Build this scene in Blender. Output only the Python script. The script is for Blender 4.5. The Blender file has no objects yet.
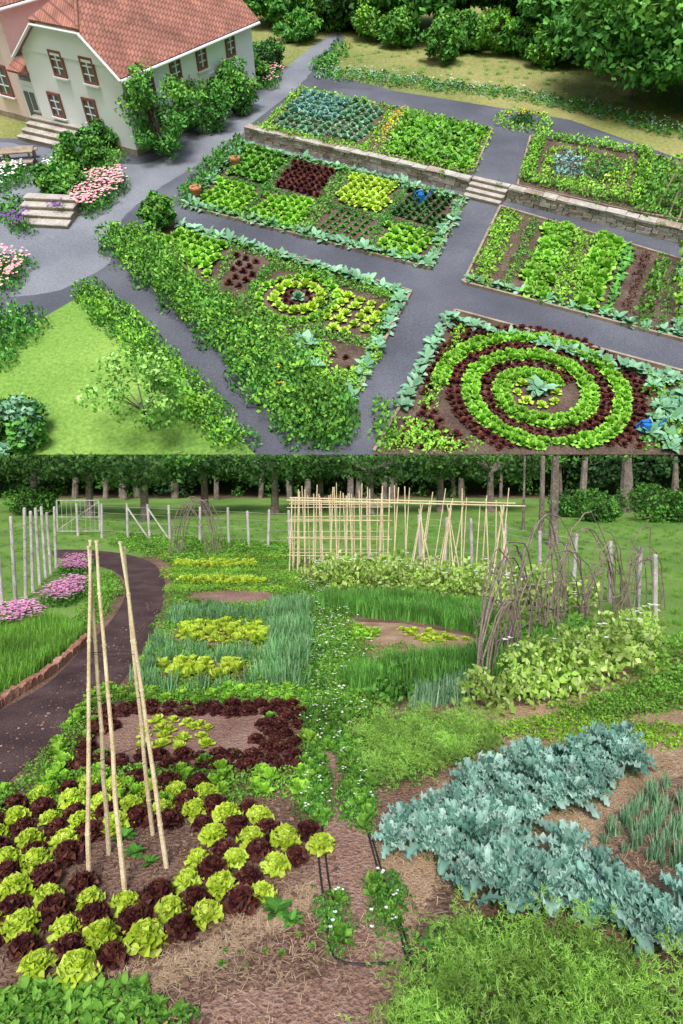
import bpy, math, random
import numpy as np
from mathutils import Vector
random.seed(5); rng=np.random.default_rng(7)
sc=bpy.context.scene
FOC=640.0; EYE=3.1; PITCH=math.atan(57/FOC)
fw=np.array([0,math.cos(PITCH),-math.sin(PITCH)]); up=np.array([0,math.sin(PITCH),math.cos(PITCH)])
CAM=np.array([0,0,EYE])
# ---- frames: valley garden (A, flat ground z=0) and hillside garden (B, sloping terrace)
AL=math.radians(45.2)
OB=np.array([0,45.0,EYE]); XB=np.array([1.,0,0]); VB=np.array([0,math.cos(AL),math.sin(AL)]); NB=np.array([0,-math.sin(AL),math.cos(AL)])
RA=np.eye(3); OA=np.zeros(3); RB=np.stack([XB,VB,NB])
FR={'A':(OA,RA),'B':(OB,RB)}
LEVEL=0.0   # height of the terrace being planted on the hillside
def G(px,py,f='A',w=None):
    if w is None: w=LEVEL if f=='B' else 0.0
    d=fw+up*(512-py)/FOC+np.array([(px-341.5)/FOC,0,0])
    O,R=FR[f]; n=R[2]
    t=(w+np.dot(n,O-CAM))/np.dot(n,d)
    p=CAM+t*d-O
    return np.array([p@R[0],p@R[1]])
def GP(poly,f='A'): return np.array([G(x,y,f) for x,y in poly])

# ---------------- materials
def nodes(name):
    m=bpy.data.materials.new(name); m.use_nodes=True
    nt=m.node_tree; b=nt.nodes['Principled BSDF']; return m,nt,b
def ramp(nt,cols,pos=None):
    r=nt.nodes.new('ShaderNodeValToRGB'); e=r.color_ramp.elements
    while len(e)<len(cols): e.new(0.5)
    for i,c in enumerate(cols):
        e[i].position=(pos[i] if pos else i/(len(cols)-1)); e[i].color=(*c,1)
    return r
def leafmat0(name,cols,ns=1.2,trans=.3,rough=.6,vary=.45):
    m,nt,b=nodes(name); L=nt.links
    g=nt.nodes.new('ShaderNodeNewGeometry'); r=ramp(nt,cols); L.new(g.outputs['Random Per Island'],r.inputs[0])
    tc=nt.nodes.new('ShaderNodeTexCoord'); n=nt.nodes.new('ShaderNodeTexNoise'); n.inputs['Scale'].default_value=ns
    L.new(tc.outputs['Object'],n.inputs['Vector'])
    mr=nt.nodes.new('ShaderNodeMapRange'); mr.inputs[1].default_value=.3; mr.inputs[2].default_value=.7
    mr.inputs[3].default_value=1-vary; mr.inputs[4].default_value=1+vary*.6; L.new(n.outputs[0],mr.inputs[0])
    mx=nt.nodes.new('ShaderNodeVectorMath'); mx.operation='SCALE'; L.new(r.outputs[0],mx.inputs[0]); L.new(mr.outputs[0],mx.inputs['Scale'])
    L.new(mx.outputs[0],b.inputs['Base Color']); b.inputs['Roughness'].default_value=rough
    b.inputs['Specular IOR Level'].default_value=.2
    if trans>0:
        t=nt.nodes.new('ShaderNodeBsdfTranslucent'); L.new(mx.outputs[0],t.inputs[0])
        ms=nt.nodes.new('ShaderNodeMixShader'); ms.inputs[0].default_value=trans
        L.new(b.outputs[0],ms.inputs[1]); L.new(t.outputs[0],ms.inputs[2])
        L.new(ms.outputs[0],nt.nodes['Material Output'].inputs[0])
    return m
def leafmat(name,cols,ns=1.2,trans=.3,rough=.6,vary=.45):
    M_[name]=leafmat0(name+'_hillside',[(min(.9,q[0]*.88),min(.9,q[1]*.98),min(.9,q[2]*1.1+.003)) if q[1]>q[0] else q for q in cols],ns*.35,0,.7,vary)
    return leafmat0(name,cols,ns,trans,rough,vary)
M_={}
def gmat(name,cols,s1=.5,s2=20,bump=.3,rough=.95,mixf=.5,dist=.05):
    m,nt,b=nodes(name); L=nt.links
    tc=nt.nodes.new('ShaderNodeTexCoord')
    n1=nt.nodes.new('ShaderNodeTexNoise'); n1.inputs['Scale'].default_value=s1; n1.inputs['Detail'].default_value=5
    n2=nt.nodes.new('ShaderNodeTexNoise'); n2.inputs['Scale'].default_value=s2; n2.inputs['Detail'].default_value=4
    for n in (n1,n2): L.new(tc.outputs['Object'],n.inputs['Vector'])
    mx=nt.nodes.new('ShaderNodeMix'); mx.inputs[0].default_value=mixf; L.new(n1.outputs[0],mx.inputs[2]); L.new(n2.outputs[0],mx.inputs[3])
    k=len(cols); r=ramp(nt,cols,[.36+.28*i/(k-1) for i in range(k)]); L.new(mx.outputs[0],r.inputs[0]); L.new(r.outputs[0],b.inputs['Base Color'])
    b.inputs['Roughness'].default_value=rough; b.inputs['Specular IOR Level'].default_value=.2
    bp=nt.nodes.new('ShaderNodeBump'); bp.inputs['Strength'].default_value=bump; bp.inputs['Distance'].default_value=dist
    L.new(n2.outputs[0],bp.inputs['Height']); L.new(bp.outputs[0],b.inputs['Normal']); return m
def tilemat(name,c1,c2,cm,sx,sy,rot,mortar=.06):
    m,nt,b=nodes(name); L=nt.links
    tc=nt.nodes.new('ShaderNodeTexCoord'); mp=nt.nodes.new('ShaderNodeMapping'); mp.inputs['Rotation'].default_value=rot
    L.new(tc.outputs['Object'],mp.inputs[0]); br=nt.nodes.new('ShaderNodeTexBrick'); L.new(mp.outputs[0],br.inputs[0])
    br.inputs['Color1'].default_value=(*c1,1); br.inputs['Color2'].default_value=(*c2,1); br.inputs['Mortar'].default_value=(*cm,1)
    br.inputs['Scale'].default_value=1; br.inputs['Brick Width'].default_value=sx; br.inputs['Row Height'].default_value=sy; br.inputs['Mortar Size'].default_value=mortar
    n=nt.nodes.new('ShaderNodeTexNoise'); n.inputs['Scale'].default_value=.35; n.inputs['Detail'].default_value=7; L.new(tc.outputs['Object'],n.inputs[0])
    mr=nt.nodes.new('ShaderNodeMapRange'); mr.inputs[1].default_value=.3; mr.inputs[2].default_value=.7; mr.inputs[3].default_value=.65; mr.inputs[4].default_value=1.35; L.new(n.outputs[0],mr.inputs[0])
    v=nt.nodes.new('ShaderNodeVectorMath'); v.operation='SCALE'; L.new(br.outputs[0],v.inputs[0]); L.new(mr.outputs[0],v.inputs['Scale'])
    L.new(v.outputs[0],b.inputs['Base Color']); b.inputs['Roughness'].default_value=.9
    bp=nt.nodes.new('ShaderNodeBump'); bp.inputs['Strength'].default_value=.4; bp.inputs['Distance'].default_value=.06; bp.invert=True
    L.new(br.outputs['Fac'],bp.inputs['Height']); L.new(bp.outputs[0],b.inputs['Normal']); return m

M={}
M['grass']=leafmat('grass',[(.10,.26,.03),(.18,.41,.05),(.28,.54,.09)],vary=.4)
M['green']=leafmat('green',[(.05,.18,.03),(.11,.32,.045),(.20,.46,.08)],vary=.4)
M['dark']=leafmat('dark',[(.025,.065,.02),(.05,.125,.03),(.10,.23,.045)],ns=.5)
M['forest']=leafmat('forest',[(.02,.055,.025),(.04,.10,.04),(.08,.18,.06)],ns=.25,vary=.6)
M['bright']=leafmat('bright',[(.18,.42,.03),(.30,.58,.05),(.43,.71,.10)],vary=.3)
M['yellow']=leafmat('yellow',[(.36,.52,.03),(.54,.70,.06),(.70,.84,.16)],vary=.2)
M['red']=leafmat('red',[(.045,.014,.016),(.11,.028,.03),(.19,.075,.045)],vary=.35,rough=.45)
M['kale']=leafmat('kale',[(.14,.31,.24),(.27,.50,.41),(.50,.71,.62)],vary=.35,ns=4,rough=.65)
M['bluegreen']=leafmat('bluegreen',[(.13,.28,.14),(.22,.42,.22),(.36,.57,.35)],vary=.3)
M['feather']=leafmat('feather',[(.22,.46,.05),(.36,.63,.11),(.54,.79,.24)],ns=3.5,trans=.4,vary=.5)
M['chive']=leafmat('chive',[(.08,.26,.04),(.14,.38,.06),(.22,.48,.1)],ns=2)
M['onion']=leafmat('onion',[(.12,.31,.10),(.20,.44,.17),(.33,.56,.28)],ns=2)
M['pea']=leafmat('pea',[(.22,.42,.05),(.38,.58,.11),(.62,.75,.3)],ns=2)
M['pink']=leafmat('pink',[(.75,.25,.33),(.85,.4,.46),(.9,.65,.66)],vary=.1,trans=.1)
M['magenta']=leafmat('magenta',[(.72,.22,.5),(.85,.38,.62),(.9,.6,.78)],vary=.1,trans=.1)
M['white']=leafmat('white',[(.75,.78,.7),(.85,.85,.8)],vary=.05,trans=.1)
M['orange']=leafmat('orange',[(.7,.25,.02),(.8,.45,.04),(.8,.6,.05)],vary=.1,trans=.1)
M['purple']=leafmat('purple',[(.15,.05,.25),(.25,.1,.4)],vary=.2,trans=.1)
M['straw']=leafmat0('straw',[(.38,.26,.15),(.54,.39,.25),(.70,.55,.38)],trans=0,vary=.2)
M['clod']=leafmat0('soil_clod',[(.14,.08,.055),(.24,.145,.105),(.34,.23,.17)],trans=0,rough=.95)
M['soil']=gmat('soil',[(.11,.062,.043),(.21,.125,.09),(.32,.205,.15)],1.5,30,.8)
M['soilred']=gmat('soil_red',[(.21,.11,.085),(.33,.195,.15),(.43,.28,.225)],1.5,35,.8)
M['darkpath']=gmat('dark_path_gravel',[(.055,.032,.034),(.10,.058,.06),(.165,.107,.105)],2,60,.8)
M['mulch']=gmat('straw_mulch',[(.28,.17,.10),(.46,.30,.19),(.60,.44,.30)],3,50,.8)
M['lawn']=gmat('lawn',[(.10,.19,.04),(.16,.29,.06),(.25,.39,.09)],.3,18,.5)
M['lawnB']=gmat('lawn_sunny',[(.11,.22,.04),(.18,.33,.06),(.28,.43,.10)],.10,4,.5,dist=.2)  # hillside lawn's own green, slightly brighter than the valley lawn
M['meadow']=gmat('meadow',[(.13,.17,.05),(.22,.24,.08),(.33,.31,.13)],.08,2.5,.5,dist=.2)
M['gravel']=gmat('gravel_path',[(.062,.066,.084),(.098,.105,.132),(.15,.16,.192)],.10,8,.5,mixf=.4,dist=.1)
M['gravel_light']=gmat('gravel_pale',[(.125,.138,.17),(.185,.2,.238),(.26,.28,.32)],.12,8,.4,dist=.1)
M['soilB']=gmat('bed_soil',[(.06,.042,.034),(.115,.08,.062),(.19,.14,.11)],.4,6,.8,dist=.2)
M['slabst']=gmat('stone_slab',[(.28,.26,.23),(.42,.39,.36),(.55,.52,.48)],.6,5,.4)
M['st2']=gmat('stone_brown',[(.22,.17,.14),(.34,.28,.23),(.45,.39,.33)],.6,5,.4)
M['brickedge']=gmat('terracotta',[(.2,.09,.06),(.34,.16,.11),(.46,.27,.2)],3,20,.4)
M['wood']=gmat('weathered_wood',[(.24,.23,.22),(.38,.36,.34),(.52,.5,.47)],4,40,.3)
M['timber']=gmat('bed_timber',[(.2,.15,.11),(.33,.26,.2),(.42,.36,.29)],1,10,.3)
M['bamboo']=gmat('bamboo',[(.46,.34,.2),(.62,.51,.33),(.74,.64,.46)],6,60,.2,rough=.5)
M['twig']=gmat('twig',[(.12,.09,.075),(.21,.165,.14),(.32,.27,.23)],6,60,.3)
M['bark']=gmat('bark',[(.07,.06,.05),(.15,.125,.105),(.25,.215,.185)],2,12,.8)
M['plaster']=gmat('white_plaster',[(.87,.89,.97),(.89,.91,.98),(.91,.93,.99)],.15,3,.08)
M['pinkwall']=gmat('pink_plaster',[(.84,.63,.66),(.88,.68,.71),(.9,.72,.75)],.15,3,.1)
M['trim']=gmat('white_trim',[(.80,.81,.86),(.86,.87,.92)],1,5,.05)
M['frame']=gmat('red_brown_frame',[(.22,.09,.07),(.32,.14,.11)],1,8,.1)
m,nt,b=nodes('window_glass'); b.inputs['Base Color'].default_value=(.10,.12,.14,1); b.inputs['Roughness'].default_value=.08; M['glass']=m
M['hose']=gmat('black_hose',[(.02,.02,.021),(.04,.04,.042)],3,20,.1,rough=.5)
M['blue']=gmat('blue_plastic',[(.02,.15,.5),(.03,.2,.6)],2,8,.05,rough=.4)
M['pot']=gmat('terracotta_pot',[(.45,.17,.09),(.55,.25,.14)],2,8,.1)
M['roof']=tilemat('roof_tile',(.42,.175,.13),(.31,.13,.10),(.17,.08,.065),.32,.4,(0,0,math.radians(30)),.04)

# ---------------- mesh accumulation
class Acc:
    def __init__(s): s.V=[];s.F=[];s.M=[];s.n=0
    def add(s,V,F,m=0):
        V=np.asarray(V,float).reshape(-1,3); F=np.asarray(F,int).reshape(-1,4)
        s.V.append(V); s.F.append(F+s.n); s.M.append(np.full(len(F),m) if np.isscalar(m) else m); s.n+=len(V)
    def cyl(s,p0,p1,r0,r1=None,m=0,n=6):
        p0=np.array(p0,float);p1=np.array(p1,float); r1=r0 if r1 is None else r1
        d=p1-p0; L=np.linalg.norm(d)+1e-9; d/=L; a=np.cross(d,[0,0,1] if abs(d[2])<.9 else [1,0,0]); a/=np.linalg.norm(a); b=np.cross(d,a)
        t=np.arange(n)*2*math.pi/n; c=np.cos(t)[:,None]*a+np.sin(t)[:,None]*b
        V=np.vstack([p0+c*r0,p1+c*r1]); F=[[i,(i+1)%n,n+(i+1)%n,n+i] for i in range(n)]
        for o in (0,n):
            for k in range(1,n-2,2): F.append([o,o+k,o+k+1,o+k+2])
        s.add(V,F,m)
    def box(s,c,a,b,d,m=0,jit=0):
        c=np.array(c,float);a,b,d=[np.array(q,float) for q in (a,b,d)]
        V=np.array([c+i*a+j*b+k*d for i in(-1,1) for j in(-1,1) for k in(-1,1)])
        if jit: V=V+rng.uniform(-jit,jit,V.shape)
        s.add(V,[[0,1,3,2],[4,6,7,5],[0,4,5,1],[2,3,7,6],[0,2,6,4],[1,5,7,3]],m)
    def prism(s,quad,th,m=0):
        q=np.array(quad,float); n=np.cross(q[1]-q[0],q[2]-q[0]); n/=np.linalg.norm(n)
        s.add(np.vstack([q,q-n*th]),[[0,1,2,3],[7,6,5,4],[0,4,5,1],[1,5,6,2],[2,6,7,3],[3,7,4,0]],m)
    def tube(s,pts,r,m=0,n=5,taper=1.0):
        k=len(pts)
        for i in range(k-1):
            ra=r*(1-(1-taper)*i/(k-1)); rb=r*(1-(1-taper)*(i+1)/(k-1)); s.cyl(pts[i],pts[i+1],ra,rb,m,n if n!=5 else 4)
    def build(s,name,mats,f='A',parent=None,smooth=False):
        if not s.V: return None
        V=np.vstack(s.V);F=np.vstack(s.F);mi=np.concatenate(s.M)
        O,R=FR[f]; V=O+V@R
        me=bpy.data.meshes.new(name); me.vertices.add(len(V)); me.vertices.foreach_set('co',V.astype(np.float32).ravel())
        me.loops.add(F.size); me.loops.foreach_set('vertex_index',F.astype(np.int32).ravel())
        me.polygons.add(len(F)); me.polygons.foreach_set('loop_start',np.arange(0,F.size,4,dtype=np.int32))
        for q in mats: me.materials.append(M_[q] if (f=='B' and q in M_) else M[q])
        me.polygons.foreach_set('material_index',mi.astype(np.int32))
        me.polygons.foreach_set('use_smooth',np.full(len(F),smooth))
        me.update(calc_edges=True); me.validate()
        ob=bpy.data.objects.new(name,me); sc.collection.objects.link(ob)
        if parent: ob.parent=parent
        return ob
def empty(name):
    e=bpy.data.objects.new(name,None); sc.collection.objects.link(e); return e
def leafq(C,s,out=None,asp=.55):
    N=len(C); a=rng.normal(size=(N,3)); a/=np.linalg.norm(a,axis=1)[:,None]
    nrm=rng.normal(size=(N,3))+ (out*1.3 if out is not None else 0); b=np.cross(a,nrm); b/=np.linalg.norm(b,axis=1)[:,None]+1e-9
    s=np.broadcast_to(np.asarray(s,float),(N,))[:,None]*rng.uniform(.7,1.3,(N,1))
    V=np.stack([C-a*s,C+b*s*asp,C+a*s,C-b*s*asp],1).reshape(-1,3)
    return V,np.arange(N*4).reshape(-1,4)
# ---------------- plant templates (unit size)
def leaf(L,W,az,el,droop,n=3,ruf=0,cup=.2,base=(0,0,0),e0=.08,e1=.65):
    rows=[];p=np.array([0.,0.,0.]);h=np.array([math.cos(az),math.sin(az),0]);sd=np.array([-math.sin(az),math.cos(az),0]);z=np.array([0,0,1.])
    for i in range(n+1):
        t=i/n;a=el-droop*t; w=W*math.sin(math.pi*(e0+(e1-e0)*t)); upv=-h*math.sin(a)+z*math.cos(a)
        q=p+np.array(base); r=lambda:upv*random.uniform(-ruf,ruf)*W
        rows+= [q+sd*w+upv*cup*w+r(),q+r()*.3,q-sd*w+upv*cup*w+r()]
        p=p+(h*math.cos(a)+z*math.sin(a))*L/n
    F=[]
    for i in range(n):
        o=i*3; F+=[[o,o+1,o+4,o+3],[o+1,o+2,o+5,o+4]]
    return np.array(rows),np.array(F)
def frill(L,W,az,el,droop,n=10,base=(0,0,0)):
    # kale leaf: flat blade with a crimped fringe (5 points across)
    rows=[];p=np.array([0.,0.,0.]);h=np.array([math.cos(az),math.sin(az),0]);sd=np.array([-math.sin(az),math.cos(az),0]);z=np.array([0,0,1.])
    for i in range(n+1):
        t=i/n;a=el-droop*t; w=W*(.12+.88*math.sin(math.pi*min(1,(.1+.82*t)))**.7) if t>.18 else W*.12
        upv=-h*math.sin(a)+z*math.cos(a); q=p+np.array(base)
        s1=(1 if i%2 else -1)*W*.38; 
        rows+=[q+sd*w*1.0+upv*(.25*w+s1*random.uniform(.6,1.3))+h*s1*.2,q+sd*w*.6+upv*.12*w,q,q-sd*w*.6+upv*.12*w,q-sd*w*1.0+upv*(.25*w-s1*random.uniform(.6,1.3))]
        p=p+(h*math.cos(a)+z*math.sin(a))*L/n
    F=[]
    for i in range(n):
        for j in range(4): o=i*5+j; F.append([o,o+1,o+6,o+5])
    return np.array(rows),np.array(F)
def merge(L):
    V=[];F=[];n=0
    for v,f in L: V.append(v);F.append(f+n);n+=len(v)
    return np.vstack(V),np.vstack(F)
def t_lettuce(k=52,n=5):
    L=[]
    for i in range(k):
        t=i/k; L.append(leaf(.98-.5*t,.27-.08*t,i*2.4,.3+1.05*t+random.uniform(-.12,.12),.5-.8*t,n,.8,.35,(0,0,.05+.3*t),.08,.7))
    return merge(L)
def t_lett2(k=14,n=2):
    L=[]
    for i in range(k):
        t=i/k; L.append(leaf(.95-.45*t,.36-.12*t,i*2.4,.35+1.0*t+random.uniform(-.1,.1),.5-.9*t,n,.45,.35,(0,0,.05+.25*t)))
    return merge(L)
def t_kale(k=17):
    L=[]
    for i in range(k):
        t=i/k; L.append(frill(1.15-.5*t,.23-.07*t,i*2.4+random.uniform(-.3,.3),.75+.75*t,1.5-1.1*t,10,(0,0,.1+.35*t)))
    return merge(L)
def t_broad(k=12):
    L=[]
    for i in range(k):
        L.append(leaf(random.uniform(.7,1.1),random.uniform(.16,.26),i*2.4,random.uniform(.4,1.2),random.uniform(.6,1.4),4,.2,.15,(0,0,.1),.05,.95))
    return merge(L)
def t_dome(k=60,s=.16,h=1.0):
    C=rng.normal(size=(k,3)); C[:,2]=abs(C[:,2]); C/=np.linalg.norm(C,axis=1)[:,None]; r=rng.uniform(.45,1,(k,1))**.6; P=C*r; P[:,2]*=h; P[:,2]+=.03
    return leafq(P,s,C)
def t_feather(st=10,nb_=11,nd=17):
    # compound feathery fronds: stem, side branches, hair-fine leaflets
    L=[]
    for i in range(st):
        az=i*2.4+random.uniform(-.3,.3);el=random.uniform(.8,1.45);ln=random.uniform(.6,1.0);b=np.array([random.uniform(-.15,.15),random.uniform(-.15,.15),0]);h=np.array([math.cos(az)*math.cos(el),math.sin(az)*math.cos(el),math.sin(el)]); out=np.array([math.cos(az),math.sin(az),-.75])
        for j in range(nb_):
            t=.25+.75*(j+random.random())/nb_; o=b+h*ln*t+out*(.34*t**2.5)
            D0=rng.normal(size=3); D0-=h*np.dot(D0,h); D0/=np.linalg.norm(D0); D0=D0+h*.75+out*.35*t; D0/=np.linalg.norm(D0); bl=.30*(1.15-.75*abs(t-.55)*1.4)
            u=rng.uniform(.1,1,(nd,1)); C=o+D0*bl*u; C[:,2]-=.06*u[:,0]**2
            D=rng.normal(size=(nd,3))*.75+D0*.8; D/=np.linalg.norm(D,axis=1)[:,None]; ll=.075*(1.25-u*.7)
            S=np.cross(D,rng.normal(size=(nd,3)));S/=np.linalg.norm(S,axis=1)[:,None];w=.0055
            V=np.stack([C-S*w,C+S*w,C+D*ll+S*w*.5,C+D*ll-S*w*.5],1).reshape(-1,3); L.append((V,np.arange(nd*4).reshape(-1,4)))
    return merge(L)
def t_tuft(k=26,w=.035,spread=.35,lean=.5):
    L=[]
    for i in range(k):
        a=random.uniform(0,6.28);r=random.uniform(0,spread); L.append(leaf(random.uniform(.7,1.1),w,random.uniform(0,6.28),random.uniform(1.1,1.55),random.uniform(0,lean),2,0,0,(math.cos(a)*r,math.sin(a)*r,0),.4,.93))
    return merge(L)
def t_strand():
    return merge([leaf(random.uniform(.3,.8),.016,random.uniform(0,6.28),random.uniform(-.05,.2),.1,1,0,0,(random.uniform(-.9,.9),random.uniform(-.9,.9),.03+random.uniform(0,.12)),.5,.5) for i in range(18)])
def t_clod():
    v=np.array([[x,y,z] for x in(-1,1) for y in(-1,1) for z in(-.5,.7)],float); v*=rng.uniform(.35,1,(8,3)); return v,np.array([[0,1,3,2],[4,6,7,5],[0,4,5,1],[2,3,7,6],[0,2,6,4],[1,5,7,3]])
def t_flower(k=9):
    L=[]
    for i in range(k):
        b=(random.uniform(-.8,.8),random.uniform(-.8,.8),random.uniform(.7,1.1)); 
        for j in range(4): L.append(leaf(.16,.1,j*1.57+random.random(),.3,.3,1,0,0,b,.3,.7))
    return merge(L)
T={}
T['lettuce']=[t_lettuce() for _ in range(5)]
T['lettS']=[t_lett2() for _ in range(4)]
T['kale']=[t_kale() for _ in range(6)]
T['broad']=[t_broad() for _ in range(4)]
T['broadS']=[t_broad(8) for _ in range(4)]
T['dome']=[t_dome(70,.15) for _ in range(5)]
T['domeS']=[t_dome(36,.2,.9) for _ in range(6)]
T['herb']=[t_dome(80,.13,.8) for _ in range(5)]
T['feather']=[t_feather() for _ in range(6)]
T['tuft']=[t_tuft() for _ in range(5)]
T['fine']=[t_tuft(45,.012,.5,.8) for _ in range(4)]
T['strand']=[t_strand() for _ in range(6)]
T['clod']=[t_clod() for _ in range(8)]
T['flower']=[t_flower() for _ in range(5)]
T['fewfl']=[t_flower(3) for _ in range(6)]

def pip(P,poly):
    x,y=P[:,0],P[:,1];ins=np.zeros(len(P),bool);j=len(poly)-1
    for i in range(len(poly)):
        xi,yi=poly[i];xj,yj=poly[j]
        c=((yi>y)!=(yj>y))&(x<(xj-xi)*(y-yi)/(yj-yi+1e-12)+xi); ins^=c; j=i
    return ins
def fillp(poly,sp,f='A',jit=.3,ang=0,sy=None,raw=False,rows=False):
    P=np.asarray(poly,float) if raw else GP(poly,f); sy=sy or sp
    c,s=math.cos(ang),math.sin(ang);R=np.array([[c,s],[-s,c]]); Q=P@R.T; mn=Q.min(0);mx=Q.max(0)
    xs=np.arange(mn[0]+sp*.3,mx[0]+sp,sp);ys=np.arange(mn[1]+sy*.3,mx[1]+sy,sy); X,Y=np.meshgrid(xs,ys)
    if not rows: X=X+((np.arange(len(ys))%2)*sp*.5)[:,None]
    pts=np.stack([X.ravel(),Y.ravel()],1)+rng.uniform(-jit,jit,(X.size,2))*np.array([sp,sy]); pts=pts@R
    pts=pts[pip(pts,P)]
    if f=='B': pts=pts[pts[:,1]>.5]
    return pts
def stamp(name,tk,pts,size,mat,f='A',var=.2,hs=1.0,z=0.0,acc=None,mi=0,tilt=.12):
    own=acc is None; acc=acc or Acc(); pts=np.asarray(pts,float)
    if len(pts)==0: return
    if pts.shape[1]==2: pts=np.hstack([pts,np.full((len(pts),1),z+(LEVEL if f=='B' else 0))])
    N=len(pts); k=rng.integers(0,len(T[tk]),N); a=rng.uniform(0,6.283,N); s=np.broadcast_to(size,(N,))*rng.uniform(1-var,1+var,N)
    for ti,(V,F) in enumerate(T[tk]):
        I=np.where(k==ti)[0]
        if len(I)==0: continue
        c,sn=np.cos(a[I])[:,None],np.sin(a[I])[:,None]; x,y,zz=V[:,0][None],V[:,1][None],V[:,2][None]
        X=c*x-sn*y;Y=sn*x+c*y;Z=np.repeat(zz,len(I),0)*hs
        tx=rng.uniform(-tilt,tilt,(len(I),1));ty=rng.uniform(-tilt,tilt,(len(I),1)); X=X+tx*Z;Y=Y+ty*Z
        W=np.stack([X,Y,Z],2)*s[I][:,None,None]+pts[I][:,None,:]
        acc.add(W.reshape(-1,3),(F[None]+(np.arange(len(I))*len(V))[:,None,None]).reshape(-1,4),mi)
    if own: return acc.build(name,[mat],f)
    return acc
def plant(name,poly,tk,sp,size,mat,f='A',jit=.3,ang=0,sy=None,hs=1.0,var=.2,raw=False,rows=False,z=0):
    return stamp(name,tk,fillp(poly,sp,f,jit,ang,sy,raw,rows),size,mat,f,var,hs,z)
def smoothpoly(P,k=5,closed=True):
    n=len(P);out=[]
    for i in range(n if closed else n-1):
        p0,p1,p2,p3=[P[(i+j)%n] if closed else P[min(max(i+j,0),n-1)] for j in(-1,0,1,2)]
        for q in range(k):
            t=q/k; out.append(.5*((2*p1)+(p2-p0)*t+(2*p0-5*p1+4*p2-p3)*t*t+(3*p1-p0-3*p2+p3)*t**3))
    return np.array(out)
def sheet(name,poly,mat,z,f='A',sm=False,jit=.0,raw=False):
    P=np.asarray(poly,float) if raw else GP(poly,f)
    if sm: P=smoothpoly(P)
    if jit>0:
        Q=[]
        for i in range(len(P)):
            a,b=P[i],P[(i+1)%len(P)];k=max(1,int(np.linalg.norm(b-a)/(jit*6)));
            for j in range(min(k,60)): Q.append(a+(b-a)*j/min(k,60)+rng.uniform(-jit,jit,2))
        P=np.array(Q)
    if f=='B': P[:,1]=np.maximum(P[:,1],0); z=z+LEVEL
    O,R=FR[f]; V=O+np.hstack([P,np.full((len(P),1),z)])@R
    me=bpy.data.meshes.new(name); me.from_pydata([tuple(v) for v in V],[],[list(range(len(V)))]); me.materials.append(M[mat]); me.update()
    if me.polygons[0].normal.dot(Vector(R[2]))<0: me.flip_normals()
    ob=bpy.data.objects.new(name,me); sc.collection.objects.link(ob); return ob
def along(poly,sp,f='A',closed=True,raw=False,jit=.15):
    P=np.asarray(poly,float) if raw else GP(poly,f); out=[]
    n=len(P)
    for i in range(n if closed else n-1):
        a,b=P[i],P[(i+1)%n];k=max(1,int(np.linalg.norm(b-a)/sp))
        for j in range(k): out.append(a+(b-a)*j/k)
    out=np.array(out)+rng.uniform(-jit,jit,(len(out),2))*sp
    if f=='B': out=out[out[:,1]>.5]
    return out
def ell(cx,cy,rx,ry,n=24): return [(cx+rx*math.cos(t*2*math.pi/n),cy+ry*math.sin(t*2*math.pi/n)) for t in range(n)]
def tree(name,base,H,R,f='A',mats=('bark','green','bright'),trunk=.35,nb=45,nl=110,ls=.35,cz=.62,tr=.03,zmax=None,sq=1.0):
    A=Acc(); b=np.array([base[0],base[1],0.]); th=H*trunk; r=H*tr
    A.cyl(b,b+[0,0,th*.12],r*1.7,r*1.2,0,8); A.cyl(b+[0,0,th*.12],b+[0,0,th],r*1.2,r*.85,0,8); top=b+[0,0,th]
    for i in range(9):
        az=i*2.4;e=top+np.array([math.cos(az)*R*.6,math.sin(az)*R*.6,(H-th)*random.uniform(.25,.8)]); m_=(top+e)/2+[0,0,(H-th)*.06]
        if zmax and m_[2]>zmax-.1: continue
        A.cyl(top-[0,0,th*.1*random.random()],m_,r*.5,r*.3,0,6);A.cyl(m_,e,r*.3,r*.08,0,6)
    for i in range(nb):
        d=rng.normal(size=3);d/=np.linalg.norm(d);q=random.uniform(.35,1)**.5
        c=b+np.array([0,0,H*cz])+d*np.array([R*.8,R*.8,(H*(1-cz))*.85*sq])*q
        rr=R*random.uniform(.2,.34); n=int(nl*random.uniform(.7,1.3)); g=rng.normal(size=(n,3));g/=np.linalg.norm(g,axis=1)[:,None]
        P=c+g*rr*rng.uniform(.5,1.05,(n,1))*np.array([1,1,.75])
        if zmax: P=P[P[:,2]<zmax]; 
        if len(P)==0: continue
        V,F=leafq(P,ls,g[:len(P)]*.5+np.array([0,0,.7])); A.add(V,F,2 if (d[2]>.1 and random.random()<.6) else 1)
    return A.build(name,mats,f)

# =====================================================================  VALLEY GARDEN (A)
sheet('ground',[(-500,-60),(500,-60),(500,700),(-500,700)],'lawn',0,raw=True)
sheet('garden_soil_ground',[(-500,1300),(-300,800),(20,650),(100,600),(120,565),(165,548),(300,560),(480,572),(560,600),(660,650),(760,640),(1000,700),(1300,1300)],'soil',.004,jit=.05)
sheet('dark_gravel_path',[(-90,790),(-60,750),(0,712),(50,682),(82,650),(112,620),(126,592),(118,574),(90,564),(55,557),(58,550),(110,552),(150,562),(165,583),(161,610),(146,645),(115,690),(75,725),(30,762),(-20,810),(-80,870)],'darkpath',.012,sm=True)
sheet('straw_mulch_ground',[(360,860),(420,800),(470,760),(520,735),(620,720),(700,705),(820,720),(900,980),(700,960),(560,890),(440,870),(400,960),(380,900)],'mulch',.008,jit=.04)
sheet('straw_mulch_ground',[(460,712),(540,705),(600,690),(640,668),(640,650),(665,655),(672,672),(640,690),(560,715),(500,728)],'mulch',.012,sm=True)
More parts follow.
